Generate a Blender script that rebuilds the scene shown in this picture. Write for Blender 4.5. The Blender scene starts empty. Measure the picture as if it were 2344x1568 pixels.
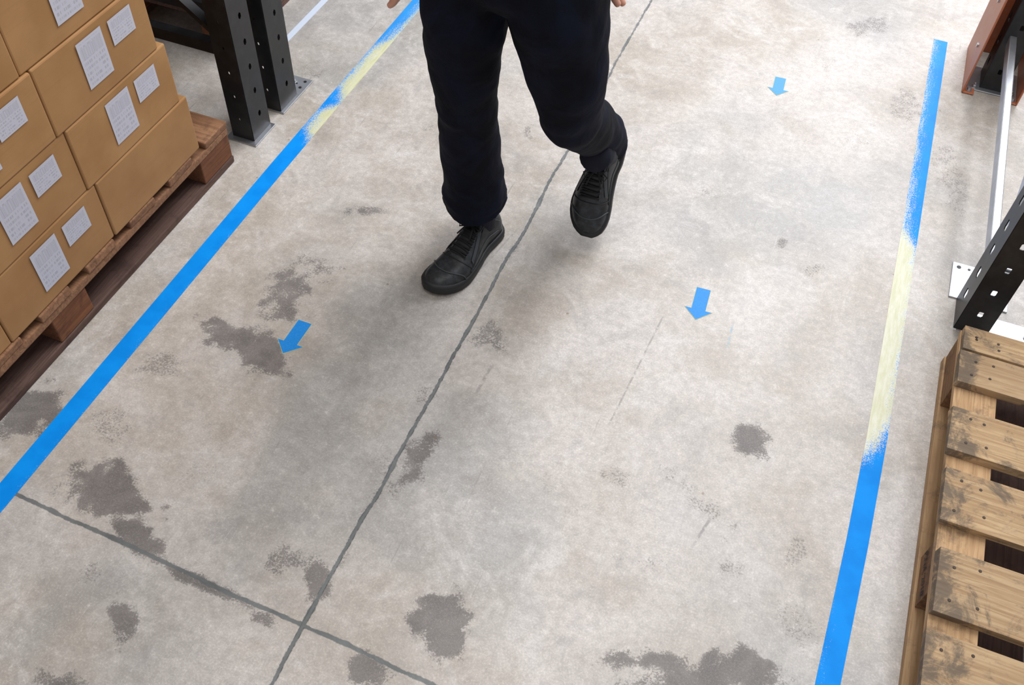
import bpy, bmesh, math, random
import numpy as np
from mathutils import Vector, Matrix
random.seed(7)
S = bpy.context.scene
COL = bpy.context.collection
S.view_settings.view_transform = 'Standard'
S.view_settings.look = 'None'

def lin(r, g, b):
    def f(c):
        c = c/255.0
        return c/12.92 if c <= 0.04045 else ((c+0.055)/1.055)**2.4
    return (f(r), f(g), f(b), 1.0)

# ------------------------------------------------------------------ node helper
class NT:
    def __init__(s, name):
        s.m = bpy.data.materials.new(name); s.m.use_nodes = True
        s.t = s.m.node_tree; s.t.nodes.clear()
        s.out = s.t.nodes.new('ShaderNodeOutputMaterial')
        s.b = s.t.nodes.new('ShaderNodeBsdfPrincipled')
        s.t.links.new(s.b.outputs[0], s.out.inputs[0])
    def n(s, typ, **kw):
        nd = s.t.nodes.new(typ)
        for k, v in kw.items(): setattr(nd, k, v)
        return nd
    def put(s, sock, v):
        if isinstance(v, bpy.types.NodeSocket): s.t.links.new(v, sock)
        elif v is not None: sock.default_value = v
    def math(s, op, a, b=None, c=None, clamp=False):
        nd = s.n('ShaderNodeMath', operation=op, use_clamp=clamp)
        s.put(nd.inputs[0], a); s.put(nd.inputs[1], b)
        if c is not None: s.put(nd.inputs[2], c)
        return nd.outputs[0]
    def noise(s, vec, scale, detail=4, rough=.55, dist=0):
        nd = s.n('ShaderNodeTexNoise'); s.put(nd.inputs['Vector'], vec)
        nd.inputs['Scale'].default_value = scale; nd.inputs['Detail'].default_value = detail
        nd.inputs['Roughness'].default_value = rough; nd.inputs['Distortion'].default_value = dist
        return nd.outputs['Fac']
    def st(s, v, k=2.2):
        return s.math('ADD', s.math('MULTIPLY', s.math('SUBTRACT', v, .5), k), .5)
    def ss(s, x, a, b, lo=0., hi=1.):
        nd = s.n('ShaderNodeMapRange', interpolation_type='SMOOTHSTEP')
        s.put(nd.inputs[0], x); s.put(nd.inputs[1], a); s.put(nd.inputs[2], b)
        nd.inputs[3].default_value = lo; nd.inputs[4].default_value = hi
        return nd.outputs[0]
    def mix(s, f, a, b, blend='MIX'):
        nd = s.n('ShaderNodeMix', data_type='RGBA', blend_type=blend)
        s.put(nd.inputs[0], f); s.put(nd.inputs[6], a); s.put(nd.inputs[7], b)
        return nd.outputs[2]
    def coord(s, k='Object'):
        return s.n('ShaderNodeTexCoord').outputs[k]
    def sep(s, v):
        nd = s.n('ShaderNodeSeparateXYZ'); s.put(nd.inputs[0], v); return nd.outputs
    def comb(s, x, y, z):
        nd = s.n('ShaderNodeCombineXYZ'); s.put(nd.inputs[0], x); s.put(nd.inputs[1], y); s.put(nd.inputs[2], z)
        return nd.outputs[0]
    def scale(s, v, sc, rot=(0, 0, 0)):
        nd = s.n('ShaderNodeMapping'); s.put(nd.inputs[0], v); nd.inputs['Scale'].default_value = sc; nd.inputs['Rotation'].default_value = rot
        return nd.outputs[0]
    def bump(s, h, strength=.2, dist=.002):
        nd = s.n('ShaderNodeBump'); s.put(nd.inputs['Height'], h)
        nd.inputs['Strength'].default_value = strength; nd.inputs['Distance'].default_value = dist
        s.t.links.new(nd.outputs[0], s.b.inputs['Normal'])
    def fin(s, col, rough=.5, metal=0., spec=.5):
        s.put(s.b.inputs['Base Color'], col); s.put(s.b.inputs['Roughness'], rough)
        s.put(s.b.inputs['Metallic'], metal); s.put(s.b.inputs['Specular IOR Level'], spec)
        return s.m

# ------------------------------------------------------------------ mesh builder
class MB:
    def __init__(s): s.v = []; s.f = []; s.mi = []; s.uv = {}
    def add(s, verts, faces, m=0, uvs=None):
        o = len(s.v); s.v += [tuple(p) for p in verts]
        for k, fc in enumerate(faces):
            if uvs is not None: s.uv[len(s.f)] = uvs
            s.f.append(tuple(i+o for i in fc)); s.mi.append(m)
    def box(s, x0, x1, y0, y1, z0, z1, m=0, jit=0.):
        vs = []
        for z in (z0, z1):
            for (x, y) in ((x0, y0), (x1, y0), (x1, y1), (x0, y1)):
                vs.append((x+random.uniform(-jit, jit), y+random.uniform(-jit, jit), z))
        s.add(vs, [(0, 3, 2, 1), (4, 5, 6, 7), (0, 1, 5, 4), (1, 2, 6, 5), (2, 3, 7, 6), (3, 0, 4, 7)], m)
    def tube(s, pts, r, n=10, m=0, cap=True):
        pts = [Vector(p) for p in pts]
        if not hasattr(r, '__len__'): r = [r]*len(pts)
        vs = []; up = Vector((0, 0, 1))
        for i, p in enumerate(pts):
            d = (pts[min(i+1, len(pts)-1)]-pts[max(i-1, 0)]).normalized()
            a = d.cross(up)
            if a.length < .05: a = d.cross(Vector((0, 1, 0)))
            a.normalize(); b = d.cross(a)
            for k in range(n):
                t = 2*math.pi*k/n
                vs.append(p+a*math.cos(t)*r[i]+b*math.sin(t)*r[i])
        fs = []
        for i in range(len(pts)-1):
            for k in range(n):
                k2 = (k+1) % n
                fs.append((i*n+k, i*n+k2, (i+1)*n+k2, (i+1)*n+k))
        if cap:
            fs.append(tuple(range(n))[::-1]); fs.append(tuple((len(pts)-1)*n+k for k in range(n)))
        s.add(vs, fs, m)
    def rings(s, rings, m=0, cap=True):
        n = len(rings[0]); vs = [p for r in rings for p in r]; fs = []
        for i in range(len(rings)-1):
            for k in range(n):
                k2 = (k+1) % n
                fs.append((i*n+k, i*n+k2, (i+1)*n+k2, (i+1)*n+k))
        if cap:
            fs.append(tuple(range(n))[::-1]); fs.append(tuple((len(rings)-1)*n+k for k in range(n)))
        s.add(vs, fs, m)
    def cyl(s, c, r, h, n=12, m=0, axis='z', hexa=False):
        c = Vector(c); ax = {'z': Vector((0, 0, 1)), 'x': Vector((1, 0, 0)), 'y': Vector((0, 1, 0))}[axis]
        s.tube([c, c+ax*h], r, 6 if hexa else n, m)
    def obj(s, name, mats, smooth=False, parent=None, normals=True):
        me = bpy.data.meshes.new(name); me.from_pydata(s.v, [], s.f)
        for mt in mats: me.materials.append(mt)
        me.polygons.foreach_set('material_index', s.mi)
        if s.uv:
            ul = me.uv_layers.new(name='UVMap')
            for fi, uvs in s.uv.items():
                for k, li in enumerate(me.polygons[fi].loop_indices): ul.data[li].uv = uvs[k]
        if normals:
            bm = bmesh.new(); bm.from_mesh(me); bmesh.ops.recalc_face_normals(bm, faces=bm.faces); bm.to_mesh(me); bm.free()
        if smooth: me.polygons.foreach_set('use_smooth', [True]*len(me.polygons))
        me.update()
        o = bpy.data.objects.new(name, me); COL.objects.link(o)
        if parent: o.parent = parent
        return o
def mod(o, typ, **kw):
    md = o.modifiers.new(typ.lower(), typ)
    for k, v in kw.items(): setattr(md, k, v)
    return md
def empty(name):
    e = bpy.data.objects.new(name, None); COL.objects.link(e); e.empty_display_size = .1; return e

# ------------------------------------------------------------------ camera
cam = bpy.data.cameras.new('camera'); co = bpy.data.objects.new('camera', cam); COL.objects.link(co)
R = Matrix(((.9306, -.30373, .20428), (.36423, .71305, -.59907), (.0363, .6319, .7742)))
M4 = R.to_4x4(); M4.translation = Vector((0, 0, 1.85)); co.matrix_world = M4
cam.lens = 2176/2344*36; cam.sensor_width = 36; cam.clip_start = .05
S.camera = co

# ------------------------------------------------------------------ numpy noise
rng = np.random.RandomState(3)
def vnoise(x, y, freq):
    T = rng.rand(256, 256)
    X = x*freq+31.7; Y = y*freq+17.3
    xi = np.floor(X).astype(int); yi = np.floor(Y).astype(int)
    fx = X-xi; fy = Y-yi; fx = fx*fx*(3-2*fx); fy = fy*fy*(3-2*fy)
    g = lambda a, b: T[a % 256, b % 256]
    return (g(xi, yi)*(1-fx)+g(xi+1, yi)*fx)*(1-fy)+(g(xi, yi+1)*(1-fx)+g(xi+1, yi+1)*fx)*fy
def fbm(x, y, f, o=4):
    a = 0; w = 0
    for i in range(o):
        k = .6**i; a = a+k*vnoise(x, y, f*2**i); w += k
    return a/w

# ------------------------------------------------------------------ floor
xs = np.concatenate([np.arange(-7, -2.6, .2), np.arange(-2.6, 1.0, .008), np.arange(1.0, 6, .2)])
ys = np.concatenate([np.arange(-3, .1, .2), np.arange(.1, 4.0, .008), np.arange(4.0, 11, .25)])
nx, ny = len(xs), len(ys)
GX, GY = np.meshgrid(xs, ys)
gx, gy = GX.ravel(), GY.ravel()
# measured worn spots in the concrete: x, y, radius a, radius b, angle, strength
ST = [(-1.086,1.409,.099,.077,-1.55,.64),(-1.139,1.176,.078,.033,2.97,.88),(-1.028,1.150,.075,.048,2.91,.85),
 (-1.139,.691,.096,.055,3.03,.92),(-1.035,.631,.080,.028,2.91,.85),(-1.441,.784,.067,.063,2.89,.8),
 (-.959,.472,.062,.034,2.29,.75),(-1.064,.521,.041,.025,2.38,.4),(-.364,.696,.060,.045,2.04,.88),
 (.136,1.380,.058,.048,-2.03,.75),(.031,.765,.115,.028,-2.84,.82),(.222,.824,.112,.036,-2.83,.82),(.13,.765,.13,.045,-2.84,.78),
 (-.559,1.454,.061,.044,1.94,.50),(-.560,1.052,.101,.032,1.56,.66),(-.624,.681,.043,.030,2.17,.7),
 (-.453,.563,.053,.03,3.13,.8),(.152,1.043,.066,.056,-2.03,.45),(-1.044,1.715,.063,.020,-2.74,.6),
 (-.978,.313,.058,.025,-2.82,.6),(-1.237,1.030,.058,.042,2.95,.46),(.122,3.253,.121,.05,-2.39,.47),
 (.327,2.909,.149,.045,1.63,.42),(-.747,2.233,.038,.017,1.92,.50),(-1.035,2.139,.036,.025,2.01,.44),
 (-.823,.584,.165,.016,3.07,.7),(-.690,.567,.056,.019,3.05,.65),(-.721,.689,.045,.038,2.49,.50),
 (.074,2.063,.026,.018,1.47,.5),(.164,1.974,.06,.04,-2.55,.40),(.50,2.518,.297,.045,1.75,.40),
 (-.116,1.153,.05,.035,-2.51,.40),(-1.256,.842,.07,.05,-3.1,.42),(.05,1.18,.11,.035,2.6,.40),(.28,1.12,.06,.03,1.2,.40),
 (-.62,1.2,.03,.06,0,.42),(-.3,1.75,.05,.03,1.,.30),(.0,2.6,.12,.05,2.3,.30),(-.18,1.05,.05,.05,0,.30),(-.62,.98,.06,.05,0,.38),
 (.33,.95,.05,.07,.4,.36),(.0,.98,.06,.03,.4,.36),(-1.0,.8,.06,.03,.4,.32)]
w1 = fbm(gx, gy, 9, 4)-.5; w3 = fbm(gx, gy, 19, 3)-.5; w2 = fbm(gx, gy, 42, 2)-.5
den = np.zeros_like(gx); halo = np.zeros_like(gx)
for (cx, cy, a, b, an, stg) in ST:
    dx = gx-cx; dy = gy-cy
    u = (dx*math.cos(an)+dy*math.sin(an))/(a*1.0); v = (-dx*math.sin(an)+dy*math.cos(an))/(b*1.0)
    r = np.sqrt(u*u+v*v)+w1*1.8+w3*1.2+w2*.9
    d = np.clip((1.66-r)/1.25, 0, 1)*stg
    den = np.maximum(den, d)
    halo = np.maximum(halo, np.clip((2.8-r)/2.2, 0, 1)*stg)
big = fbm(gx, gy, 2.6, 5); fine = fbm(gx, gy, 11, 4)
den = np.maximum(den, np.clip((big-.52)*3.5, 0, 1)*np.clip((fine-.44)*6, 0, 1)*.42)
dj = np.minimum(np.abs(gx+.607), np.abs(gy-(.581-.03*(gx+.609)))+.0)
den = np.maximum(den, np.clip(1-dj/.035, 0, 1)*np.clip((fbm(gx, gy, 5, 3)-.5)*4, 0, 1)*.62*(gy < 2.2))
tint = fbm(gx, gy, 1.7, 4)
for (cx, cy, r, s_) in ((-1.0, 1.02, .22, .16), (-.25, 2.1, .3, .08), (.18, 2.45, .28, .08), (.15, .98, .2, .12), (-.8, 1.35, .2, .04), (-.1, 1.5, .2, .04), (-.35, .9, .2, .05)):
    tint = tint+s_*np.exp(-((gx-cx)**2+(gy-cy)**2)/(r*r))
verts = np.stack([gx, gy, np.zeros_like(gx)], 1)
idx = np.arange(nx*ny).reshape(ny, nx)
fs = np.stack([idx[:-1, :-1], idx[:-1, 1:], idx[1:, 1:], idx[1:, :-1]], -1).reshape(-1, 4)
me = bpy.data.meshes.new('floor')
me.vertices.add(len(verts)); me.vertices.foreach_set('co', verts.ravel())
me.loops.add(fs.size); me.loops.foreach_set('vertex_index', fs.ravel())
me.polygons.add(len(fs)); me.polygons.foreach_set('loop_start', np.arange(0, fs.size, 4)); me.polygons.foreach_set('loop_total', np.full(len(fs), 4))
me.update(); me.validate()
for nm, arr in (('wear', den), ('tint', tint), ('halo', halo)):
    at = me.attributes.new(nm, 'FLOAT', 'POINT'); at.data.foreach_set('value', arr.astype(np.float32))
floor = bpy.data.objects.new('floor', me); COL.objects.link(floor)

F = NT('worn_concrete')
P = F.coord('Object'); sx, sy, sz = F.sep(P)
att = lambda k: F.n('ShaderNodeAttribute', attribute_name=k).outputs['Fac']
wear = att('wear'); tnt = att('tint'); hal = att('halo')
nA = F.noise(P, 2.6, 8, .66, .5); nB = F.noise(P, 9, 8, .68, .6); nC = F.noise(P, 55, 6, .7)
nG = F.noise(P, 4.3, 9, .72, .9); nF_ = F.noise(P, 230, 4, .75)
base = F.mix(F.ss(nA, .36, .64), lin(178, 168, 155), lin(203, 196, 189))
base = F.mix(F.ss(tnt, .50, .74, 0, .65), base, lin(162, 163, 161))
base = F.mix(F.ss(nG, .52, .68, 0, .60), base, lin(218, 213, 208))
base = F.mix(F.ss(nG, .47, .34, 0, .42), base, lin(152, 148, 144))
base = F.mix(F.ss(nB, .45, .66, 0, .4), base, lin(216, 210, 203))
base = F.mix(F.ss(nB, .47, .30, 0, .42), base, lin(154, 148, 142))
base = F.mix(F.ss(nC, .35, .60, .30, 0), base, lin(134, 128, 123))
base = F.mix(F.ss(nC, .58, .72, 0, .5), base, lin(226, 220, 212))
base = F.mix(F.ss(nF_, .60, .40, 0, .22), base, lin(128, 121, 114))
base = F.mix(F.ss(nF_, .55, .72, 0, .40), base, lin(232, 227, 220))
base = F.mix(F.math('MULTIPLY', hal, .20), base, lin(148, 141, 134))
s1 = F.noise(F.scale(P, (70, 3.2, 1), (0, 0, .35)), 1.4, 3, .5); s2 = F.noise(F.scale(P, (90, 4, 1), (0, 0, -.9)), 1.3, 3, .5)
patch = F.ss(F.noise(P, 3.1, 3), .48, .62)
base = F.mix(F.math('MULTIPLY', F.ss(s1, .66, .76, 0, .50), patch), base, lin(122, 117, 113))
base = F.mix(F.math('MULTIPLY', F.ss(s2, .68, .78, 0, .40), patch), base, lin(224, 221, 216))
# stains: solid core dissolving to speckle
nS = F.st(F.noise(P, 200, 5, .8), 2.9); nS2 = F.st(F.noise(P, 48, 6, .75), 2.2)
thr = F.math('ADD', F.math('MULTIPLY', nS, .62), F.math('MULTIPLY', nS2, .38))
k = F.math('SUBTRACT', F.math('MULTIPLY', wear, 1.12), thr)
sm = F.ss(k, -.05, .08, 0, 1)
sm = F.math('MULTIPLY', sm, F.ss(wear, .0, .70, 0.18, .90))
sp = F.noise(P, 520, 3, .6)
sm = F.math('MULTIPLY', sm, F.ss(sp, .70, .58, .25, 1.))
stc = F.mix(F.ss(nB, .35, .65), lin(92, 87, 84), lin(116, 110, 106))
stc = F.mix(F.ss(nF_, .45, .65, 0, .35), stc, lin(142, 136, 130))
base = F.mix(sm, base, stc)
base = F.mix(F.ss(sp, .64, .74, 0, .35), base, lin(108, 102, 97))
base = F.mix(F.ss(sp, .36, .27, 0, .38), base, lin(230, 226, 219))
vo = F.n('ShaderNodeTexVoronoi', feature='F1'); F.put(vo.inputs['Vector'], P); vo.inputs['Scale'].default_value = 13
vs_ = F.sep(vo.outputs['Color'])
dot = F.math('MULTIPLY', F.ss(vo.outputs['Distance'], .055, .035), F.math('GREATER_THAN', vs_[0], .80))
base = F.mix(F.math('MULTIPLY', dot, .6), base, lin(124, 102, 70))
def seg(ax, ay, bx, by, w, col, amt):
    global base
    L = math.hypot(bx-ax, by-ay); ux, uy = (bx-ax)/L, (by-ay)/L
    dx = F.math('SUBTRACT', sx, ax); dy = F.math('SUBTRACT', sy, ay)
    t = F.math('ADD', F.math('MULTIPLY', dx, ux), F.math('MULTIPLY', dy, uy))
    d = F.math('ABSOLUTE', F.math('ADD', F.math('MULTIPLY', dx, -uy), F.math('MULTIPLY', dy, ux)))
    m = F.math('MULTIPLY', F.ss(d, w, w*.3), F.math('MULTIPLY', F.ss(t, 0, .03), F.ss(t, L, L-.03)))
    m = F.math('MULTIPLY', m, F.math('MULTIPLY', F.ss(nS2, .3, .6), amt))
    base = F.mix(m, base, col)
seg(-.159, 1.674, -.187, 1.277, .0035, lin(134, 128, 123), .7)
seg(-.507, 1.369, -.510, 1.237, .006, lin(132, 126, 122), .55)
seg(.015, 1.72, .02, 1.62, .004, lin(130, 165, 180), .8)
seg(-.95, 2.75, -.72, 2.42, .003, lin(144, 140, 140), .7)
seg(-.62, 1.83, -.66, 1.62, .004, lin(136, 132, 130), .5)
seg(.10, 1.15, .075, 1.05, .005, lin(114, 110, 108), .7)
# expansion joints
nW = F.noise(F.comb(0., sy, 0.), 2.3, 3, .5); nE = F.noise(P, 38, 5, .7); nE2 = F.noise(P, 8, 3, .6)
xc = F.math('ADD', sx, .606)
xc = F.math('ADD', xc, F.math('MULTIPLY', F.math('SUBTRACT', nW, .5), .035))
dL = F.math('ABSOLUTE', xc)
wd = F.math('ADD', .0035, F.math('MULTIPLY', F.math('SUBTRACT', nE, .45), .010))
wd = F.math('ADD', wd, F.math('MULTIPLY', F.ss(nE2, .5, .7), .004))
wdL = F.math('MULTIPLY', wd, F.ss(sy, 2.6, 1.9, .6, 1.0))
jL = F.ss(F.math('SUBTRACT', dL, wdL), .0016, -.0010)
nV = F.noise(F.comb(sx, 0., 0.), 3.1, 3, .5)
yc = F.math('SUBTRACT', sy, F.math('SUBTRACT', .563, F.math('MULTIPLY', sx, .036)))
yc = F.math('ADD', yc, F.math('MULTIPLY', F.math('SUBTRACT', nV, .5), .02))
jT = F.ss(F.math('SUBTRACT', F.math('ABSOLUTE', yc), wd), .0016, -.0010)
j = F.math('MAXIMUM', jL, jT)
jc = F.mix(F.ss(nB, .3, .7), lin(84, 89, 89), lin(110, 114, 113))
base = F.mix(F.math('MULTIPLY', j, .93), base, jc)
crk = F.math('MULTIPLY', F.ss(F.math('ABSOLUTE', F.math('SUBTRACT', dL, .004)), .0016, .0004), F.ss(nE, .45, .55))
base = F.mix(F.math('MULTIPLY', crk, .6), base, lin(60, 62, 62))
rgh = F.math('ADD', .33, F.math('MULTIPLY', nB, .22))
rgh = F.math('ADD', rgh, F.math('MULTIPLY', sm, .15))
hgt = F.math('SUBTRACT', F.math('MULTIPLY', nC, .35), F.math('ADD', F.math('MULTIPLY', j, 1.2), F.math('MULTIPLY', sm, .4)))
F.bump(hgt, .25, .0015)
me.materials.append(F.fin(base, rgh, 0, .5))

# ------------------------------------------------------------------ tapes
def tape_mat(name, ramp, lo, hi, ya_, yb_, xslope=0., xc0=0.):
    T = NT(name); P = T.coord(); x, y, z = T.sep(P)
    cr = T.n('ShaderNodeValToRGB'); el = cr.color_ramp.elements
    pos = [((p-lo)/(hi-lo), v) for p, v in ramp]
    el[0].position = pos[0][0]; el[0].color = (pos[0][1],)*3+(1,)
    el[1].position = pos[-1][0]; el[1].color = (pos[-1][1],)*3+(1,)
    for p, v in pos[1:-1]:
        e = el.new(p); e.color = (v, v, v, 1)
    mr = T.n('ShaderNodeMapRange'); T.put(mr.inputs[0], y); mr.inputs[1].default_value = lo; mr.inputs[2].default_value = hi
    T.put(cr.inputs[0], mr.outputs[0])
    d = cr.outputs[0]
    nf0 = T.noise(P, 330, 4, .8); nf = T.st(nf0, 2.6); nm = T.st(T.noise(T.scale(P, (60, 8, 1)), 1.6, 5, .7), 1.6); nl = T.noise(P, 14, 3)
    th = T.math('ADD', T.math('MULTIPLY', nf, .6), T.math('MULTIPLY', nm, .4))
    dd = T.math('ADD', d, T.math('MULTIPLY', T.math('SUBTRACT', x, xc0), xslope))
    fac = T.ss(T.math('SUBTRACT', dd, th), -.14, .18)
    blue = T.mix(T.ss(nl, .35, .65), lin(0, 132, 222), lin(4, 142, 232))
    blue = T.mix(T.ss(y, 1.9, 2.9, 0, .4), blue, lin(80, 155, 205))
    yel = T.mix(T.ss(nm, .2, .8), ya_, yb_)
    c = T.mix(fac, blue, yel)
    T.bump(nf0, .15, .001)
    return T.fin(c, .55, 0, .12)
tmL = tape_mat('worn_blue_tape_a', [(1.3, -.3), (1.88, -.1), (1.97, .62), (2.06, .70), (2.12, .30), (2.2, .70), (2.42, .72), (2.5, .46), (2.65, .32), (2.9, .38)], 1.3, 2.9, lin(194, 194, 148), lin(210, 209, 178), 9., -1.357)
tmR = tape_mat('worn_blue_tape_b', [(.9, -.3), (1.38, .0), (1.46, .50), (1.55, .84), (2.05, .88), (2.19, .72), (2.25, .36), (2.5, .24), (3.29, .12)], .9, 3.3, lin(206, 206, 174), lin(224, 223, 205), -9., .41)
def tape(name, pts, w, mat):
    m = MB(); n = len(pts); vs = []
    for (x, y) in pts:
        for (dx, z) in ((-w/2, .0002), (-w/2, .0008), (w/2, .0008), (w/2, .0002)):
            vs.append((x+dx, y, z))
    m.rings([vs[i*4:i*4+4] for i in range(n)])
    return m.obj(name, [mat])
tape('floor_marking_tape', [(-1.352, -1.0), (-1.352, .6), (-1.359, 1.8), (-1.357, 2.73), (-1.357, 3.6)], .050, tmL)
tape('floor_marking_tape', [(.395, -1.), (.400, .865), (.409, 1.2), (.412, 1.5), (.405, 2.22), (.395, 3.286)], .047, tmR)
tape('floor_marking_tape', [(-1.66, 2.3), (-1.66, 5.0)], .022, NT('white_tape').fin(lin(205, 215, 230), .5))

A = NT('blue_arrow_vinyl'); P = A.coord(); nf = A.noise(P, 300, 4, .7); _, ay_, _ = A.sep(P)
c = A.mix(A.ss(nf, .3, .7), lin(14, 128, 212), lin(34, 142, 222))
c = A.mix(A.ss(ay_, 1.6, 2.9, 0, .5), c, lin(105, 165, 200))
arm = A.fin(c, .5, 0, .3)
Ae = NT('arrow_sticker_edge').fin(lin(190, 195, 140), .6)
def arrow(cx, ytail, L, rot, ww=1.):
    m = MB(); hs = .0185*ww; hh = .035*ww; hl = .036
    def pl(e, z0, z1, mi):
        pts = [(-hs-e, L+e), (hs+e, L+e), (hs+e, hl+e), (hh+e*2.2, hl+e), (0, -e*1.5), (-hh-e*2.2, hl+e), (-hs-e, hl+e)]
        c_, s_ = math.cos(rot), math.sin(rot)
        q = [(cx+x*c_-(y-L)*s_, ytail+x*s_+(y-L)*c_) for x, y in pts]
        vs = [(x, y, z0) for x, y in q]+[(x, y, z1) for x, y in q]
        n = 7
        m.add(vs, [tuple(range(n))[::-1], tuple(range(n, 2*n))]+[(i, (i+1) % n, (i+1) % n+n, i+n) for i in range(n)], mi)
    pl(.0012, .0002, .0006, 1); pl(0, .0003, .0010, 0)
    return m.obj('floor_arrow_sticker', [arm, Ae])
arrow(-.995, 1.288, .110, .0); arrow(-.085, 1.803, .114, .06); arrow(-.081, 2.833, .102, .06, .95)

# ------------------------------------------------------------------ wood
def wood(name, grain, c1, c2, dirt, dirtamt=.5, endx=None):
    W = NT(name); P = W.coord()
    g = W.n('ShaderNodeNewGeometry').outputs['Random Per Island']
    x, y, z = W.sep(P)
    off = W.math('MULTIPLY', g, 37.)
    v = W.comb(W.math('ADD', x, off), W.math('ADD', y, off), W.math('ADD', z, off))
    sc = (3, 60, 60) if grain == 'x' else (60, 3, 60)
    if grain == 'z': sc = (60, 60, 4)
    gr = W.noise(W.scale(v, sc), 1.6, 6, .65, 1.2); gl = W.noise(v, 5, 4, .6); gd = W.noise(v, 13, 8, .75, .5)
    c = W.mix(W.ss(gr, .35, .65), c1, c2)
    c = W.mix(W.ss(gl, .4, .7, 0, .3), c, c1)
    c = W.mix(W.ss(g, .0, 1., 0, .35), c, W.mix(.5, c1, dirt))
    c = W.mix(W.ss(gr, .62, .70, 0, .55), c, dirt)
    if endx is not None: gd = W.math('ADD', gd, W.ss(x, endx+.09, endx, 0, .12))
    c = W.mix(W.ss(gd, .50, .66, 0, dirtamt), c, dirt)
    W.bump(gr, .35, .002)
    return W.fin(c, .8, 0, .2)
wx = wood('pallet_wood_x', 'x', lin(160, 130, 96), lin(198, 170, 132), lin(90, 82, 74), .8, .532)
wy = wood('pallet_wood_y', 'y', lin(168, 134, 98), lin(200, 166, 126), lin(100, 86, 72), .55)
wb = wood('pallet_block_wood', 'y', lin(120, 88, 60), lin(150, 114, 82), lin(60, 46, 36), .6)
dwx = wood('dark_pallet_wood_x', 'x', lin(126, 90, 66), lin(160, 120, 88), lin(70, 50, 42), .5)
dwy = wood('dark_pallet_wood_y', 'y', lin(84, 64, 58), lin(112, 88, 78), lin(60, 46, 42), .5)
dwb = wood('dark_block_wood', 'y', lin(110, 70, 48), lin(142, 94, 64), lin(66, 46, 36), .5)
nail = NT('nail_steel').fin(lin(60, 50, 44), .5, .7)
ink = NT('stamp_ink').fin(lin(36, 27, 22), .8)

# right pallet ------------------------------------------------------
m = MB()
X0, X1 = .532, 1.40
boards = [(1.724, 1.800), (1.619, 1.716), (1.416, 1.538), (1.232, 1.365), (1.021, 1.165), (.845, .9775), (.68, .80), (.545, .64)]
for i, (a, b) in enumerate(boards):
    m.box(X0+[.006, 0, -.004, -.002, .002, -.003, 0, .0][i], X1, a, b, .122, .144, 0, .0025)
    for bx in (X0+.03, X0+.075):
        for by in (a+.03, b-.03):
            m.cyl((bx+random.uniform(-.01, .01), by+random.uniform(-.008, .008), .1438), .0035, .0012, 8, 3)
for bx in (X0+.003, .92, X1-.103):
    m.box(bx, bx+.092, .545, 1.80, .1, .1215, 1, .002)
    m.box(bx-.004, bx+.094, .545, 1.798, .0005, .022, 1, .002)
    for by0, by1 in ((1.635, 1.796), (1.085, 1.205), (.55, .68)):
        m.box(bx+.002, bx+.092, by0, by1, .0225, .0995, 2, .001)
m.box(X0+.11, X0+.22, .545, 1.798, .0005, .022, 4, .002); m.box(X0+.235, X0+.34, .545, 1.798, .0005, .022, 4, .002)  # dark boards added low down so the deck gaps look shaded
o = m.obj('wooden_pallet', [wx, wy, wb, nail, dwy]); mod(o, 'BEVEL', width=.003, segments=2, limit_method='ANGLE')
tc = bpy.data.curves.new('stamp', 'FONT'); tc.body = "P:NA.'2018'"; tc.size = .031; tc.extrude = .0002
tc.materials.append(ink); to = bpy.data.objects.new('stamp_lettering', tc); COL.objects.link(to)
to.matrix_world = Matrix(((0, 0, -1, X0+.0030), (-1, 0, 0, 1.200), (0, 1, 0, .052), (0, 0, 0, 1)))
bpy.context.view_layer.update()
tw = to.dimensions.x; tc.size *= .108/max(tw, .01)
to.parent = o

# left pallet -------------------------------------------------------
m = MB(); XA, XB = -1.484, -2.284; Ya, Yb = .45, 1.752
nb = 8; bw = .105
for i in range(nb):
    y1 = Yb-i*(Yb-Ya-bw)/(nb-1); m.box(XB, XA, y1-bw, y1, .122, .144, 0, .002)
for bx in (XA-.10, -1.93, XB):
    m.box(bx, bx+.098, Ya, Yb, .1, .1215, 0, .0015)
    m.box(bx, bx+.099, Ya, Yb, .0005, .022, 1, .0015)
    for by0, by1 in ((Yb-.14, Yb-.002), (.985, 1.11), (Ya+.002, Ya+.14)):
        m.box(bx+.002, bx+.096, by0, by1, .0225, .0995, 2, .001)
o = m.obj('wooden_pallet', [dwx, dwy, dwb]); mod(o, 'BEVEL', width=.003, segments=2, limit_method='ANGLE')

# ------------------------------------------------------------------ cardboard boxes
Cb = NT('cardboard'); P = Cb.coord(); g = Cb.n('ShaderNodeNewGeometry').outputs['Random Per Island']
n1 = Cb.noise(P, 6, 4, .6); n2 = Cb.noise(Cb.scale(P, (1, 1, 90)), 3, 3, .6)
c = Cb.mix(Cb.ss(n1, .3, .7), lin(158, 116, 72), lin(174, 132, 86))
c = Cb.mix(Cb.ss(g, 0, 1, 0, .35), c, lin(148, 109, 68))
c = Cb.mix(Cb.ss(n2, .55, .7, 0, .12), c, lin(130, 96, 60)); Cb.bump(n2, .08, .001)
cbm = Cb.fin(c, .7, 0, .3)
ptm = NT('packing_tape').fin(lin(168, 130, 88), .3, 0, .5)
Lb = NT('shipping_label'); uv = Lb.n('ShaderNodeUVMap').outputs[0]; ux, uy, _ = Lb.sep(uv)
rows = Lb.math('GREATER_THAN', Lb.math('FRACT', Lb.math('MULTIPLY', uy, 9.)), .45)
rid = Lb.math('FLOOR', Lb.math('MULTIPLY', uy, 9.))
tx = Lb.math('GREATER_THAN', Lb.noise(Lb.comb(Lb.math('MULTIPLY', ux, 26.), Lb.math('MULTIPLY', rid, 7.3), 0.), 1., 2, .6), .50)
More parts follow.
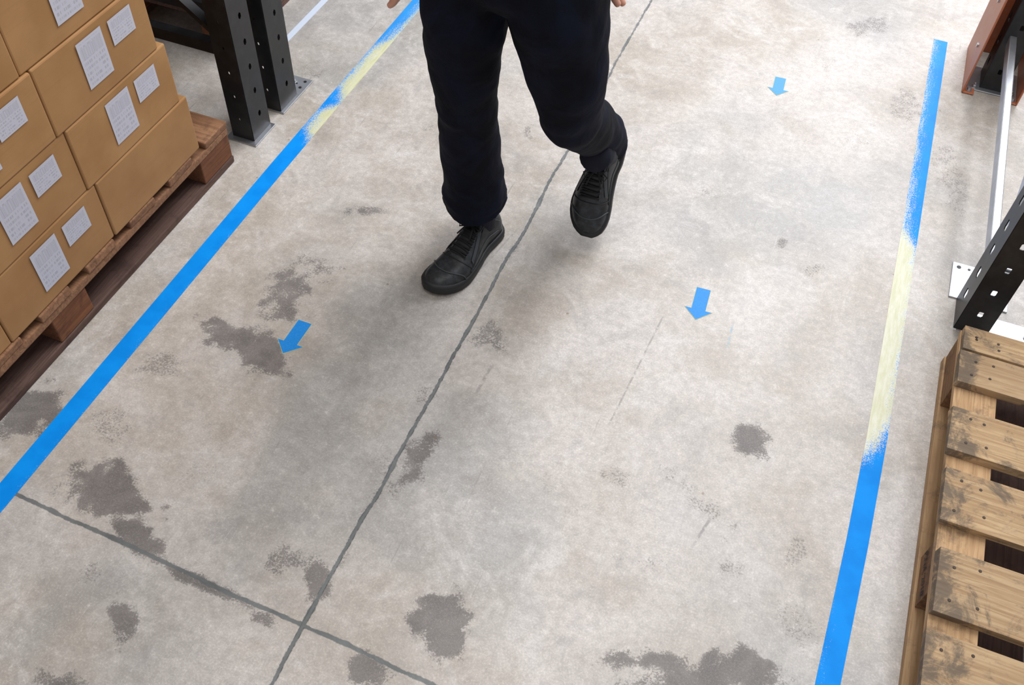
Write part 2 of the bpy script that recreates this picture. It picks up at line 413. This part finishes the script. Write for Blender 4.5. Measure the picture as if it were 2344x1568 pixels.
barc = Lb.math('GREATER_THAN', Lb.noise(Lb.comb(Lb.math('MULTIPLY', ux, 55.), 0., 0.), 1., 1, .5), .50)
isb = Lb.math('MULTIPLY', Lb.math('GREATER_THAN', uy, .62), Lb.math('LESS_THAN', uy, .85))
inn = Lb.math('MULTIPLY', Lb.math('MULTIPLY', Lb.math('GREATER_THAN', ux, .08), Lb.math('LESS_THAN', ux, .92)), Lb.math('MULTIPLY', Lb.math('GREATER_THAN', uy, .06), Lb.math('LESS_THAN', uy, .95)))
txt = Lb.math('MULTIPLY', rows, tx)
k = Lb.math('ADD', Lb.math('MULTIPLY', barc, isb), Lb.math('MULTIPLY', txt, Lb.math('SUBTRACT', 1., isb)))
k = Lb.math('MULTIPLY', Lb.math('MULTIPLY', k, inn), .30)
lbm = Lb.fin(Lb.mix(k, lin(190, 190, 200), lin(100, 100, 110)), .5)
m = MB(); bh = .170; bl = .373; z0 = .1445
for L in range(6):
    yo = -.024*L
    for cidx in range(3):
        y1 = 1.625+yo-cidx*.3755; y0 = y1-bl; zz = z0+L*(bh+.001)
        for d in range(2):
            jx = random.uniform(-.003, .003); xf = -1.487-d*.384+jx
            m.box(xf-.38, xf, y0, y1, zz, zz+bh, 0, .001)
            m.box(xf-.215, xf-.165, y0-.0006, y1+.0006, zz+bh-.05, zz+bh+.0005, 1)
            if d == 0 and not (L == 0 and cidx == 0):
                def lab(ya, yb2, za, zb):
                    xx = xf+.0025
                    m.add([(xx, ya, za), (xx, yb2, za), (xx, yb2, zb), (xx, ya, zb)], [(0, 1, 2, 3)], 2, [(0, 0), (1, 0), (1, 1), (0, 1)])
                jj = random.uniform(-.004, .004)
                lab(y0+.132+jj, y0+.216+jj, zz+.038, zz+.152)
                lab(y0+.240+jj, y0+.320+jj, zz+.086, zz+.148)
o = m.obj('cardboard_box_stack', [cbm, ptm, lbm]); mod(o, 'BEVEL', width=.004, segments=2, limit_method='ANGLE')

# ------------------------------------------------------------------ rack steel
def steel(name, c, rough, metal, var=.15):
    W = NT(name); P = W.coord(); n = W.noise(P, 25, 5, .6)
    W.bump(n, .05, .001)
    return W.fin(W.mix(W.ss(n, .4, .7, 0, var), c, lin(150, 150, 150)), rough, metal)
blk = steel('black_painted_steel', lin(12, 13, 16), .42, 0., .03)
gal = steel('galvanised_steel', lin(190, 193, 198), .32, .85, .3)
org = steel('orange_painted_steel', lin(176, 100, 62), .4, 0., .15)

def plate_holes(m, o, u, v, w, h, cu, pitch, a, d, b, mi=0, v0=.03):
    """slotted sheet: origin o, width dir u, height dir v, column centres cu"""
    o, u, v = Vector(o), Vector(u), Vector(v)
    pt = lambda s, t: o+u*s+v*t
    def quad(*q): m.add([pt(*p) for p in q], [tuple(range(len(q)))], mi)
    quad((0, 0), (w, 0), (w, v0), (0, v0))
    nrow = int((h-v0)/pitch)
    edges = [0]
    for c in cu: edges += [c-a, c+a]
    edges.append(w)
    top = v0+nrow*pitch
    for i in range(0, len(edges), 2):
        quad((edges[i], v0), (edges[i+1], v0), (edges[i+1], top), (edges[i], top))
    for r in range(nrow):
        b0 = v0+r*pitch; c0 = b0+pitch/2; b1 = b0+pitch
        for c in cu:
            quad((c-a, b0), (c+a, b0), (c+a, c0-d+b), (c+a-b, c0-d), (c-a+b, c0-d), (c-a, c0-d+b))
            quad((c-a, b1), (c-a, c0+d-b), (c-a+b, c0+d), (c+a-b, c0+d), (c+a, c0+d-b), (c+a, b1))

def post(name_parent, x, y0, y1, sx, depth, H, both=True, big=True):
    """x = aisle face, sx=+1 extends to +x"""
    m = MB(); w = y1-y0
    a_, d_ = (.0105, .016) if big else (.006, .010)
    plate_holes(m, (x, y0, .004), (0, 1, 0), (0, 0, 1), w, H, [w*.55], .08, a_, d_, .005)
    plate_holes(m, (x, y0, .004), (sx, 0, 0), (0, 0, 1), depth, H, [depth*.5], .08, .006 if big else .003, .009 if big else .005, .002)
    if both:
        m.add([(x, y1, .004), (x+sx*depth, y1, .004), (x+sx*depth, y1, H), (x, y1, H)], [(0, 1, 2, 3)])
        m.add([(x+sx*depth, y1, .004), (x+sx*depth, y1-.018, .004), (x+sx*depth, y1-.018, H), (x+sx*depth, y1, H)], [(0, 1, 2, 3)])
    else: m.add([(x, y1, .004), (x+sx*.012, y1, .004), (x+sx*.012, y1, H), (x, y1, H)], [(0, 1, 2, 3)])
    m.add([(x+sx*depth, y0, .004), (x+sx*depth, y0+.018, .004), (x+sx*depth, y0+.018, H), (x+sx*depth, y0, H)], [(0, 1, 2, 3)])
    o = m.obj('upright_post', [blk], parent=name_parent, normals=False)
    bm = bmesh.new(); bm.from_mesh(o.data); bmesh.ops.remove_doubles(bm, verts=bm.verts, dist=.0002); bm.to_mesh(o.data); bm.free()
    mod(o, 'SOLIDIFY', thickness=.0025, offset=0)
    return o
def footplate(parent, x0, x1, y0, y1, bolts):
    m = MB(); m.box(x0, x1, y0, y1, .0003, .005)
    for (bx, by) in bolts:
        m.cyl((bx, by, .005), .012, .002, 14); m.cyl((bx, by, .007), .008, .007, 6, hexa=True); m.cyl((bx, by, .01), .004, .012, 8)
    o = m.obj('foot_plate', [gal], parent=parent); mod(o, 'BEVEL', width=.0012, segments=1); return o

# right frame
rk = empty('pallet_rack_frame')
post(rk, .551, 1.925, 2.035, 1, .080, 3.0, both=False)
post(rk, .540, 3.05, 3.15, 1, .075, 3.0)
m = MB()
footplate(rk, .529, .68, 2.036, 2.175, [(.645, 2.12)])
footplate(rk, .56, .78, 1.925, 2.0, [(.735, 1.96)])
footplate(rk, .50, .655, 3.03, 3.17, [(.522, 3.045), (.64, 3.045)])
m.cyl((.546, 2.158, .0052), .006, .0008, 14); m.cyl((.573, 2.158, .0052), .004, .0008, 14)
m.obj('bolt_hole', [blk], parent=rk)
m = MB()
def bar(p, q, w, t, mi=0):
    p, q = Vector(p), Vector(q); d = (q-p).normalized(); a = Vector((1, 0, 0)) if abs(d.x) < .9 else Vector((0, 1, 0)); b = d.cross(a).normalized()
    r = []
    for c in (p, q): r.append([c+a*t/2+b*w/2, c-a*t/2+b*w/2, c-a*t/2-b*w/2, c+a*t/2-b*w/2])
    m.rings(r, mi)
bar((.565, 2.0, .185), (.565, 3.10, .185), .036, .022)
bar((.585, 1.99, .20), (.585, 3.10, 1.14), .036, .022)
bar((.565, 1.99, 1.20), (.565, 3.10, 1.20), .036, .022)
bar((.585, 3.10, 1.26), (.585, 1.99, 2.2), .036, .022)
bar((.565, 1.99, 2.3), (.565, 3.10, 2.3), .036, .022)
for (yy, zz) in ((1.985, .185), (3.10, .185), (3.10, 1.2), (1.985, 1.2)):
    m.cyl((.552, yy, zz), .007, .07, 8, 0, 'x')
o = m.obj('frame_brace', [gal], parent=rk); mod(o, 'BEVEL', width=.003, segments=2)
gd = empty('rack_post_protector'); m = MB()
m.box(.487, .493, 3.00, 3.285, .0004, .40); m.box(.657, .663, 3.00, 3.285, .0004, .40); m.box(.493, .657, 3.279, 3.285, .0004, .40)
m.box(.487, .525, 3.00, 3.035, .0006, .006); m.box(.625, .663, 3.00, 3.035, .0006, .006)
o = m.obj('guard_shell', [org], parent=gd); mod(o, 'BEVEL', width=.002, segments=1)
m = MB()
for x_, y_ in ((.507, 3.016), (.645, 3.016)):
    m.cyl((x_, y_, .006), .010, .003, 14); m.cyl((x_, y_, .009), .007, .007, hexa=True)
for z_ in (.12, .28): m.cyl((.482, 3.10, z_), .008, .006, 10, 0, 'x')
m.obj('guard_bolt', [gal], parent=gd)
# left frames
lk = empty('pallet_rack_frame')
for (ya, yb) in ((1.848, 1.940), (2.005, 2.10)):
    post(lk, -1.478, ya, yb, -1, .07, 3.0, big=False)
    post(lk, -2.50, ya, yb, -1, .07, 3.0, big=False)
footplate(lk, -1.565, -1.462, 1.830, 1.946, [])
footplate(lk, -1.555, -1.466, 2.0, 2.185, [(-1.52, 2.155)])
m = MB()
m.cyl((-1.485, 2.168, .0052), .005, .0008, 12); m.cyl((-1.485, 2.135, .0052), .005, .0008, 12); m.cyl((-1.505, 2.15, .0052), .003, .0008, 12)
m.obj('bolt_hole', [blk], parent=lk)
m = MB()
for yy in (1.89, 2.05):
    bar((-1.52, yy, .28), (-2.53, yy, .28), .035, .03); bar((-1.52, yy, .30), (-2.53, yy, 1.1), .03, .025); bar((-1.52, yy, 1.15), (-2.53, yy, 1.15), .035, .03)
for (ya, yb) in ((-.75, 1.85), (2.1, 4.7)):  # unseen beams, added with the deck above to block light from the bays
    for xx in (-1.50, -2.52): m.box(xx-.025, xx+.025, ya, yb, 1.50, 1.61)
o = m.obj('frame_brace', [blk], parent=lk)
m = MB()
for (ya, yb) in ((-.75, 1.845), (2.105, 4.7)):
    n_ = 12
    for i in range(n_):
        a_ = ya+(yb-ya)*i/n_; m.box(-2.56, -1.48, a_, a_+(yb-ya)/n_-.004, 1.612, 1.63)
o = m.obj('shade_shelf_deck', [dwx], parent=lk)  # unseen deck, added overhead to cast shade on the bay floor
# far goods in the dark bay
dk = NT('dark_wrap_film'); P = dk.coord(); n = dk.noise(dk.scale(P, (2, 2, 30)), 3, 4); dk.bump(n, .6, .01)
dkm = dk.fin(dk.mix(n, lin(26, 26, 34), lin(52, 50, 62)), .35)
m = MB()
for i in range(4): m.box(-2.62+.01*i, -1.80, 2.22+.005*i, 3.2, .1446+.22*i, .36+.22*i, 0, .006)
o = m.obj('wrapped_pallet_load', [dkm]); mod(o, 'BEVEL', width=.02, segments=3)
m = MB()
for i in range(7): m.box(-2.65, -1.77, 2.2+i*.15, 2.3+i*.15, .122, .144, 0)
for bx in (-2.65, -2.26, -1.87):
    m.box(bx, bx+.1, 2.2, 3.2, .1, .1215, 1); m.box(bx, bx+.1, 2.2, 3.2, .0005, .022, 1)
    for by in (2.2, 2.63, 3.06): m.box(bx, bx+.1, by, by+.14, .0225, .0995, 2)
m.obj('wooden_pallet', [dwy, dwy, dwb])

# ------------------------------------------------------------------ person
person = empty('walking_person')
Tm = NT('navy_work_trousers'); P = Tm.coord(); n1 = Tm.noise(P, 9, 5, .6, .6); n2 = Tm.noise(P, 900, 2, .5)
Tm.bump(Tm.math('ADD', n1, Tm.math('MULTIPLY', n2, .05)), .5, .012)
trm = Tm.fin(Tm.mix(Tm.ss(n1, .35, .65), lin(7, 9, 18), lin(15, 20, 36)), .88, 0, .16)
Jm = NT('navy_work_shirt'); P = Jm.coord(); n1 = Jm.noise(P, 10, 5); Jm.bump(n1, .4, .006); shm = Jm.fin(lin(12, 15, 28), .85, 0, .2)
Sk = NT('skin'); P = Sk.coord(); n1 = Sk.noise(P, 60, 4); Sk.bump(n1, .1, .001)
Sk.b.inputs['Subsurface Weight'].default_value = .08; Sk.b.inputs['Subsurface Scale'].default_value = .01
skm = Sk.fin(Sk.mix(n1, lin(200, 145, 120), lin(218, 165, 142)), .5)
hair = NT('dark_hair').fin(lin(40, 28, 20), .6)

def cat(P0, P1, P2, P3, t):
    return .5*((2*P1)+(-P0+P2)*t+(2*P0-5*P1+4*P2-P3)*t*t+(-P0+3*P1-3*P2+P3)*t**3)
def limb(m, keys, n=32, sub=10, fold=None, mi=0):
    """keys: (x,y,z,rx,ry); rings perpendicular to the spine"""
    K = [np.array(k, float) for k in keys]; K = [K[0]]+K+[K[-1]]
    sam = []
    for i in range(1, len(K)-2):
        for s in range(sub): sam.append(cat(K[i-1], K[i], K[i+1], K[i+2], s/sub))
    sam.append(K[-2]); rings = []
    for i, k in enumerate(sam):
        a = sam[min(i+1, len(sam)-1)][:3]-sam[max(i-1, 0)][:3]; d = Vector(a).normalized()
        ux = Vector((1, 0, 0)); ux = (ux-d*ux.dot(d)).normalized(); uy = d.cross(ux)
        r = []
        for q in range(n):
            t = 2*math.pi*q/n
            g = 1. if fold is None else 1+fold(i/(len(sam)-1), t)
            r.append(Vector(k[:3])+ux*math.cos(t)*k[3]*g+uy*math.sin(t)*k[4]*g)
        rings.append(r)
    m.rings(rings, mi)
def fz(s, t, s0, w, fr, ph, am):
    return am*math.exp(-((s-s0-.025*math.sin(t+ph))/w)**2)*(.5+.5*math.cos(t-ph))
def foldR(s, t):
    return (fz(s, t, .05, .016, 0, 0., .10)+fz(s, t, .10, .018, 0, 2.4, .09)+fz(s, t, .15, .018, 0, 4.4, .08)+fz(s, t, .21, .02, 0, 1.2, .06)
        +fz(s, t, .42, .02, 0, 1.7, .05)+fz(s, t, .48, .02, 0, 3.6, .05)+fz(s, t, .75, .03, 0, 5., .05)+.015*math.sin(2*t+3*s))
def foldL(s, t):
    return (fz(s, t, .06, .018, 0, .4, .08)+fz(s, t, .13, .02, 0, 3.0, .08)+fz(s, t, .24, .02, 0, 5., .06)
        +fz(s, t, .44, .02, 0, 1.7, .07)+fz(s, t, .50, .02, 0, 4., .06)+fz(s, t, .8, .03, 0, 4.2, .06)+.015*math.sin(2*t+3*s+1))
m = MB()
limb(m, [(-.716, 1.738, .135, .076, .088), (-.716, 1.732, .18, .080, .088), (-.715, 1.71, .29, .070, .080), (-.712, 1.675, .47, .070, .078), (-.708, 1.65, .56, .074, .082), (-.698, 1.63, .72, .086, .096), (-.685, 1.63, .86, .094, .11), (-.66, 1.635, .95, .09, .10)], fold=foldR)
limb(m, [(-.447, 1.985, .215, .054, .060), (-.449, 1.945, .28, .057, .066), (-.452, 1.84, .39, .060, .070), (-.458, 1.71, .51, .063, .074), (-.463, 1.66, .58, .072, .082), (-.478, 1.635, .70, .090, .098), (-.500, 1.625, .85, .100, .115), (-.52, 1.63, .95, .09, .10)], fold=foldL)
limb(m, [(-.596, 1.632, .825, .130, .090), (-.592, 1.63, .88, .185, .128), (-.590, 1.63, .95, .180, .125), (-.588, 1.625, 1.04, .165, .115)], n=36)
o = m.obj('trousers', [trm], parent=person)
mod(o, 'REMESH', mode='VOXEL', voxel_size=.006, use_smooth_shade=True)
mod(o, 'SMOOTH', iterations=4, factor=.5)
tx_ = bpy.data.textures.new('cloth_folds', 'CLOUDS'); tx_.noise_scale = .13; tx_.noise_depth = 2
mod(o, 'DISPLACE', texture=tx_, strength=.022, mid_level=.5, texture_coords='LOCAL')
# shirt
m = MB()
limb(m, [(-.588, 1.625, .98, .178, .128), (-.588, 1.62, 1.10, .170, .122), (-.588, 1.615, 1.28, .195, .130), (-.588, 1.62, 1.40, .205, .115), (-.588, 1.63, 1.46, .13, .08), (-.588, 1.625, 1.50, .07, .065)], n=36)
limb(m, [(-.755, 1.63, 1.43, .05, .06), (-.80, 1.635, 1.38, .058, .062), (-.835, 1.66, 1.22, .050, .053), (-.845, 1.68, 1.10, .048, .050), (-.848, 1.675, .98, .042, .045), (-.846, 1.665, .89, .038, .042)])
limb(m, [(-.415, 1.63, 1.43, .05, .06), (-.37, 1.64, 1.38, .058, .062), (-.345, 1.70, 1.24, .050, .053), (-.345, 1.765, 1.15, .048, .050), (-.38, 1.775, 1.05, .042, .045), (-.415, 1.77, .965, .038, .042)])
o = m.obj('shirt', [shm], parent=person)
mod(o, 'REMESH', mode='VOXEL', voxel_size=.009, use_smooth_shade=True); mod(o, 'SMOOTH', iterations=5, factor=.5)
mod(o, 'DISPLACE', texture=tx_, strength=.014, mid_level=.5, texture_coords='LOCAL')
# hands
def hand(wrist, down, side, fwd):
    wrist = Vector(wrist); d = Vector(down).normalized(); f = Vector(fwd); f = (f-d*f.dot(d)).normalized(); s = d.cross(f).normalized()*side
    V = []; E = []; Rr = []
    def add(p, r, par=None):
        V.append(p); Rr.append(r)
        if par is not None: E.append((par, len(V)-1))
        return len(V)-1
    w0 = add(wrist-d*.05, .026); w = add(wrist, .024, w0); pm = add(wrist+d*.05, .026, w)
    for k, (off, L) in enumerate(((.030, .070), (.010, .078), (-.010, .073), (-.029, .058))):
        b = add(wrist+d*.088+f*off, .011, pm); p = wrist+d*.088+f*off; par = b
        for q in range(3):
            ang = (.25+.28*q)+k*.04
            p = p+(d*math.cos(ang)+s*math.sin(ang))*L*(.45, .32, .26)[q]
            par = add(p.copy(), (.0095, .0085, .007)[q], par)
    t0 = add(wrist+d*.03+f*.032+s*.008, .013, w); t1 = add(wrist+d*.065+f*.052+s*.016, .011, t0); add(wrist+d*.095+f*.055+s*.026, .009, t1)
    me = bpy.data.meshes.new('hand'); me.from_pydata(V, E, []); me.materials.append(skm)
    o = bpy.data.objects.new('hand', me); COL.objects.link(o); o.parent = person
    mod(o, 'SKIN', use_smooth_shade=True)
    for i, r in enumerate(Rr): me.skin_vertices[0].data[i].radius = (r, r)
    me.skin_vertices[0].data[0].use_root = True
    mod(o, 'SUBSURF', levels=2, render_levels=2)
hand((-.846, 1.664, .872), (.0, -.02, -1), 1, (0, -1, 0))
hand((-.422, 1.765, .943), (-.06, -.08, -1), -1, (0, -1, 0))
# head
m = MB(); HC = Vector((-.588, 1.60, 1.66)); rings = []
N = 32
for i in range(25):
    ph = math.pi*i/24; z = math.cos(ph)
    r = math.sin(ph)
    ring = []
    for k_ in range(N):
        t = 2*math.pi*k_/N; x = math.cos(t)*r*.076; y = math.sin(t)*r*.096
        zz = z*.122; front = max(0, -math.sin(t))
        if z < 0: x *= 1-.30*(-z)**1.2; y *= 1-.12*(-z); y -= .012*(-z)*r
        ny = front**14*r*.026*math.exp(-((z+.16)/.14)**2); y -= ny
        eye = math.exp(-((abs(x)-.031)/.013)**2-((zz-.005)/.012)**2)*front**2; y += .009*eye
        y -= .004*math.exp(-((zz-.024)/.009)**2)*front**2
        y -= .005*math.exp(-((zz+.062)/.011)**2)*math.exp(-(x/.022)**2)*front**2
        ring.append(HC+Vector((x, y, zz)))
    rings.append(ring)
m.rings(rings, 0, cap=False)
m.tube([(-.588, 1.628, 1.46), (-.588, 1.62, 1.52), (-.588, 1.612, 1.60)], [.062, .056, .054], 20, 0)
for sgn in (-1, 1):
    e = HC+Vector((sgn*.076, .01, -.005)); m.tube([e+Vector((0, 0, -.03)), e+Vector((sgn*.010, .006, -.012)), e+Vector((sgn*.013, .012, .012)), e+Vector((0, .008, .030))], [.006, .010, .012, .006], 8, 0)
    c_ = HC+Vector((sgn*.031, -.083, .004))
    rr = [[c_+Vector((math.cos(t)*math.sin(p)*.011, math.sin(t)*math.sin(p)*.011, math.cos(p)*.011)) for t in np.linspace(0, 2*math.pi, 12, endpoint=False)] for p in np.linspace(.05, math.pi-.05, 8)]
    m.rings(rr, 2)
    m.cyl(c_+Vector((0, -.0117, 0)), .005, .002, 12, 1, 'y')
hr = []
for i in range(14):
    ph = math.pi*.62*i/13
    ring = []
    for k_ in range(N):
        t = 2*math.pi*k_/N; fr = max(0, -math.sin(t)); p2 = ph*(1-.45*fr)
        ring.append(HC+Vector((math.cos(t)*math.sin(p2)*.084, .004+math.sin(t)*math.sin(p2)*.103, .006+math.cos(p2)*.128)))
    hr.append(ring)
m.rings(hr, 1, cap=False)
m.obj('head', [skm, hair, NT('eye_white').fin(lin(235, 235, 232), .2)], smooth=True, parent=person)

# shoes ---------------------------------------------------------------
Ls = NT('black_shoe_leather'); P = Ls.coord(); n1 = Ls.noise(P, 60, 5, .6); n2 = Ls.noise(P, 500, 3, .6)
Ls.bump(Ls.math('ADD', n1, Ls.math('MULTIPLY', n2, .4)), .25, .002)
lem = Ls.fin(Ls.mix(Ls.ss(n1, .4, .65), lin(18, 20, 23), lin(42, 46, 50)), .42, 0, .5)
rub = NT('shoe_rubber').fin(lin(20, 21, 23), .55); lac = NT('shoe_lace').fin(lin(12, 12, 14), .8); trim = NT('shoe_trim').fin(lin(56, 60, 64), .5)
def interp(t, ks):
    return float(np.interp(t, [a for a, b in ks], [b for a, b in ks]))
def shoe(toe, heel, up, mirror, name):
    toe, heel = Vector(toe), Vector(heel); f = (toe-heel); Ln = f.length; f.normalize()
    up = Vector(up); up = (up-f*up.dot(f)).normalized(); sd = up.cross(f)*mirror
    o0 = heel
    def W(t): return interp(t, [(0, .012), (.02, .024), (.08, .036), (.2, .038), (.4, .038), (.55, .045), (.7, .051), (.8, .050), (.88, .044), (.94, .034), (.975, .023), (1, .010)])
    def Hh(t): return interp(t, [(0, .060), (.05, .088), (.15, .105), (.28, .108), (.36, .102), (.48, .088), (.6, .073), (.72, .060), (.82, .053), (.9, .046), (.96, .036), (1, .022)])
    def cen(t): return .012*math.sin(math.pi*min(1, max(0, (t-.3)/.7)))*1.0 - .006
    def spring(t): return .012*max(0, (t-.72)/.28)**2
    def Sf(t, a, e=0.):
        w = W(t)+e; h = Hh(t)+e; c = math.cos(a); s_ = math.sin(a)
        x = w*math.copysign(abs(c)**.75, c)*(1-.25*s_*max(0, (.6-t))); z = .020+(h-.020)*s_**(.85 if t > .6 else .7)
        return o0+f*(t*Ln)+sd*(cen(t)+x)+up*(z+spring(t))
    m = MB(); rings = []
    T_ = np.concatenate([[0, .006, .02, .04], np.linspace(.07, .93, 30), [.95, .97, .985, 1.]])
    for t in T_:
        rings.append([Sf(t, a) for a in np.linspace(0, math.pi, 22)])
    m.rings(rings, 0)
    rs = []
    for (e, z) in ((-.004, .0), (.003, .0), (.0055, .006), (.004, .013), (.006, .018), (.004, .026), (-.003, .028)):
        ring = []
        tt = list(np.linspace(0, .9, 26))+[.92, .94, .955, .97, .98, .99, 1.]
        for t in tt: ring.append(o0+f*(t*Ln*(1+.02*(e > 0))-.004*(e > 0)*(t < .5))+sd*(cen(t)+W(t)+e)+up*(z+spring(t)))
        for t in tt[::-1]: ring.append(o0+f*(t*Ln*(1+.02*(e > 0))-.004*(e > 0)*(t < .5))+sd*(cen(t)-W(t)-e)+up*(z+spring(t)))
        rs.append(ring)
    m.rings(rs, 1)
    def pipe(fn, r, mi, n=24):
        m.tube([fn(u) for u in np.linspace(0, 1, n)], r, 6, mi)
    pipe(lambda u: Sf(.80-.05*math.cos(2*math.pi*u), .12+u*(math.pi-.24), .0008), .0020, 3)
    pipe(lambda u: Sf(.64+.06*math.sin(math.pi*u), .25+u*(math.pi-.5), .0006), .0014, 1)
    for sg in (0, 1):
        A_ = lambda a: a if sg == 0 else math.pi-a
        pipe(lambda u: Sf(.36+.30*u, A_(1.18-.05*u), .001), .0024, 3)
        pipe(lambda u: Sf(.10+.50*u, A_(.55+.45*math.sin(math.pi*u)), .0006), .0016, 3)
        pipe(lambda u: Sf(.30+.38*u, A_(1.0-.75*u), .0006), .0016, 1)
        pipe(lambda u: Sf(.14+.52*u, A_(.20+.10*math.sin(3*u)), .0006), .0014, 3)
        rr = []
        for u in np.linspace(0, 1, 10):
            rr.append([Sf(.38+.24*u, A_(.45+.5*(1-u)*.9+v*.28), .0018) for v in np.linspace(0, 1, 5)])
        vs = [p for r in rr for p in r]; fs = [(i*5+j_, i*5+j_+1, i*5+j_+6, i*5+j_+5) for i in range(9) for j_ in range(4)]
        m.add(vs, fs, 3)
    rr = []
    for t in np.linspace(.34, .66, 10): rr.append([Sf(t, math.pi/2-.32+v*.64, .0025) for v in np.linspace(0, 1, 5)])
    m.add([p for r in rr for p in r], [(i*5+j_, i*5+j_+1, i*5+j_+6, i*5+j_+5) for i in range(9) for j_ in range(4)], 1)
    for i in range(6):
        t = .375+i*.05
        pipe(lambda u: Sf(t+.018*u, 1.15+u*(math.pi-2.3), .0045), .0026, 2, 8)
        pipe(lambda u: Sf(t+.018*(1-u)+.012, 1.15+u*(math.pi-2.3), .0058), .0024, 2, 8)
    b = Sf(.38, math.pi/2, .008)
    for sg in (-1, 1):
        m.tube([b, b+sd*sg*.016+up*.008+f*.004, b+sd*sg*.032+up*.002+f*.014, b+sd*sg*.026-up*.002+f*.026, b+sd*sg*.008+f*.012, b], .0022, 6, 2)
        m.tube([b, b+sd*sg*.012+f*.02, b+sd*sg*.02+f*.045-up*.012], .0022, 6, 2)
    an = o0+f*(.23*Ln)+sd*cen(.23)
    m.tube([an+up*.07, an+up*.13, an+up*.20+f*.01], [.036, .037, .040], 18, 4)
    return m.obj(name, [lem, rub, lac, trim, NT('sock').fin(lin(12, 15, 32), .9)], smooth=True, parent=person)
shoe((-.742, 1.502, .0), (-.672, 1.795, .0), (0, 0, 1), 1, 'shoe_right')
shoe((-.432, 1.850, .028), (-.440, 2.028, .250), (0, -.8, .6), -1, 'shoe_left')

# ------------------------------------------------------------------ light
def area(loc, sx_, sy_, e, col, rot=(0, 0, 0)):
    l = bpy.data.lights.new('ceiling_light', 'AREA'); l.shape = 'RECTANGLE'; l.size = sx_; l.size_y = sy_; l.energy = e; l.color = col
    o = bpy.data.objects.new('ceiling_light', l); COL.objects.link(o); o.location = loc; o.rotation_euler = rot; return o
area((-.5, .8, 5.0), 2.5, 3.0, 55, (1, .96, .90))
area((.7, 3.9, 5.0), 2.6, 3.4, 240, (.95, .96, 1.0))
area((.9, 8.0, 5.0), 3.0, 4.5, 440, (.92, .94, 1.0))
Wd = bpy.data.worlds.new('world'); S.world = Wd; Wd.use_nodes = True
bg = Wd.node_tree.nodes['Background']; bg.inputs[0].default_value = (.95, .955, 1.0, 1); bg.inputs[1].default_value = .55
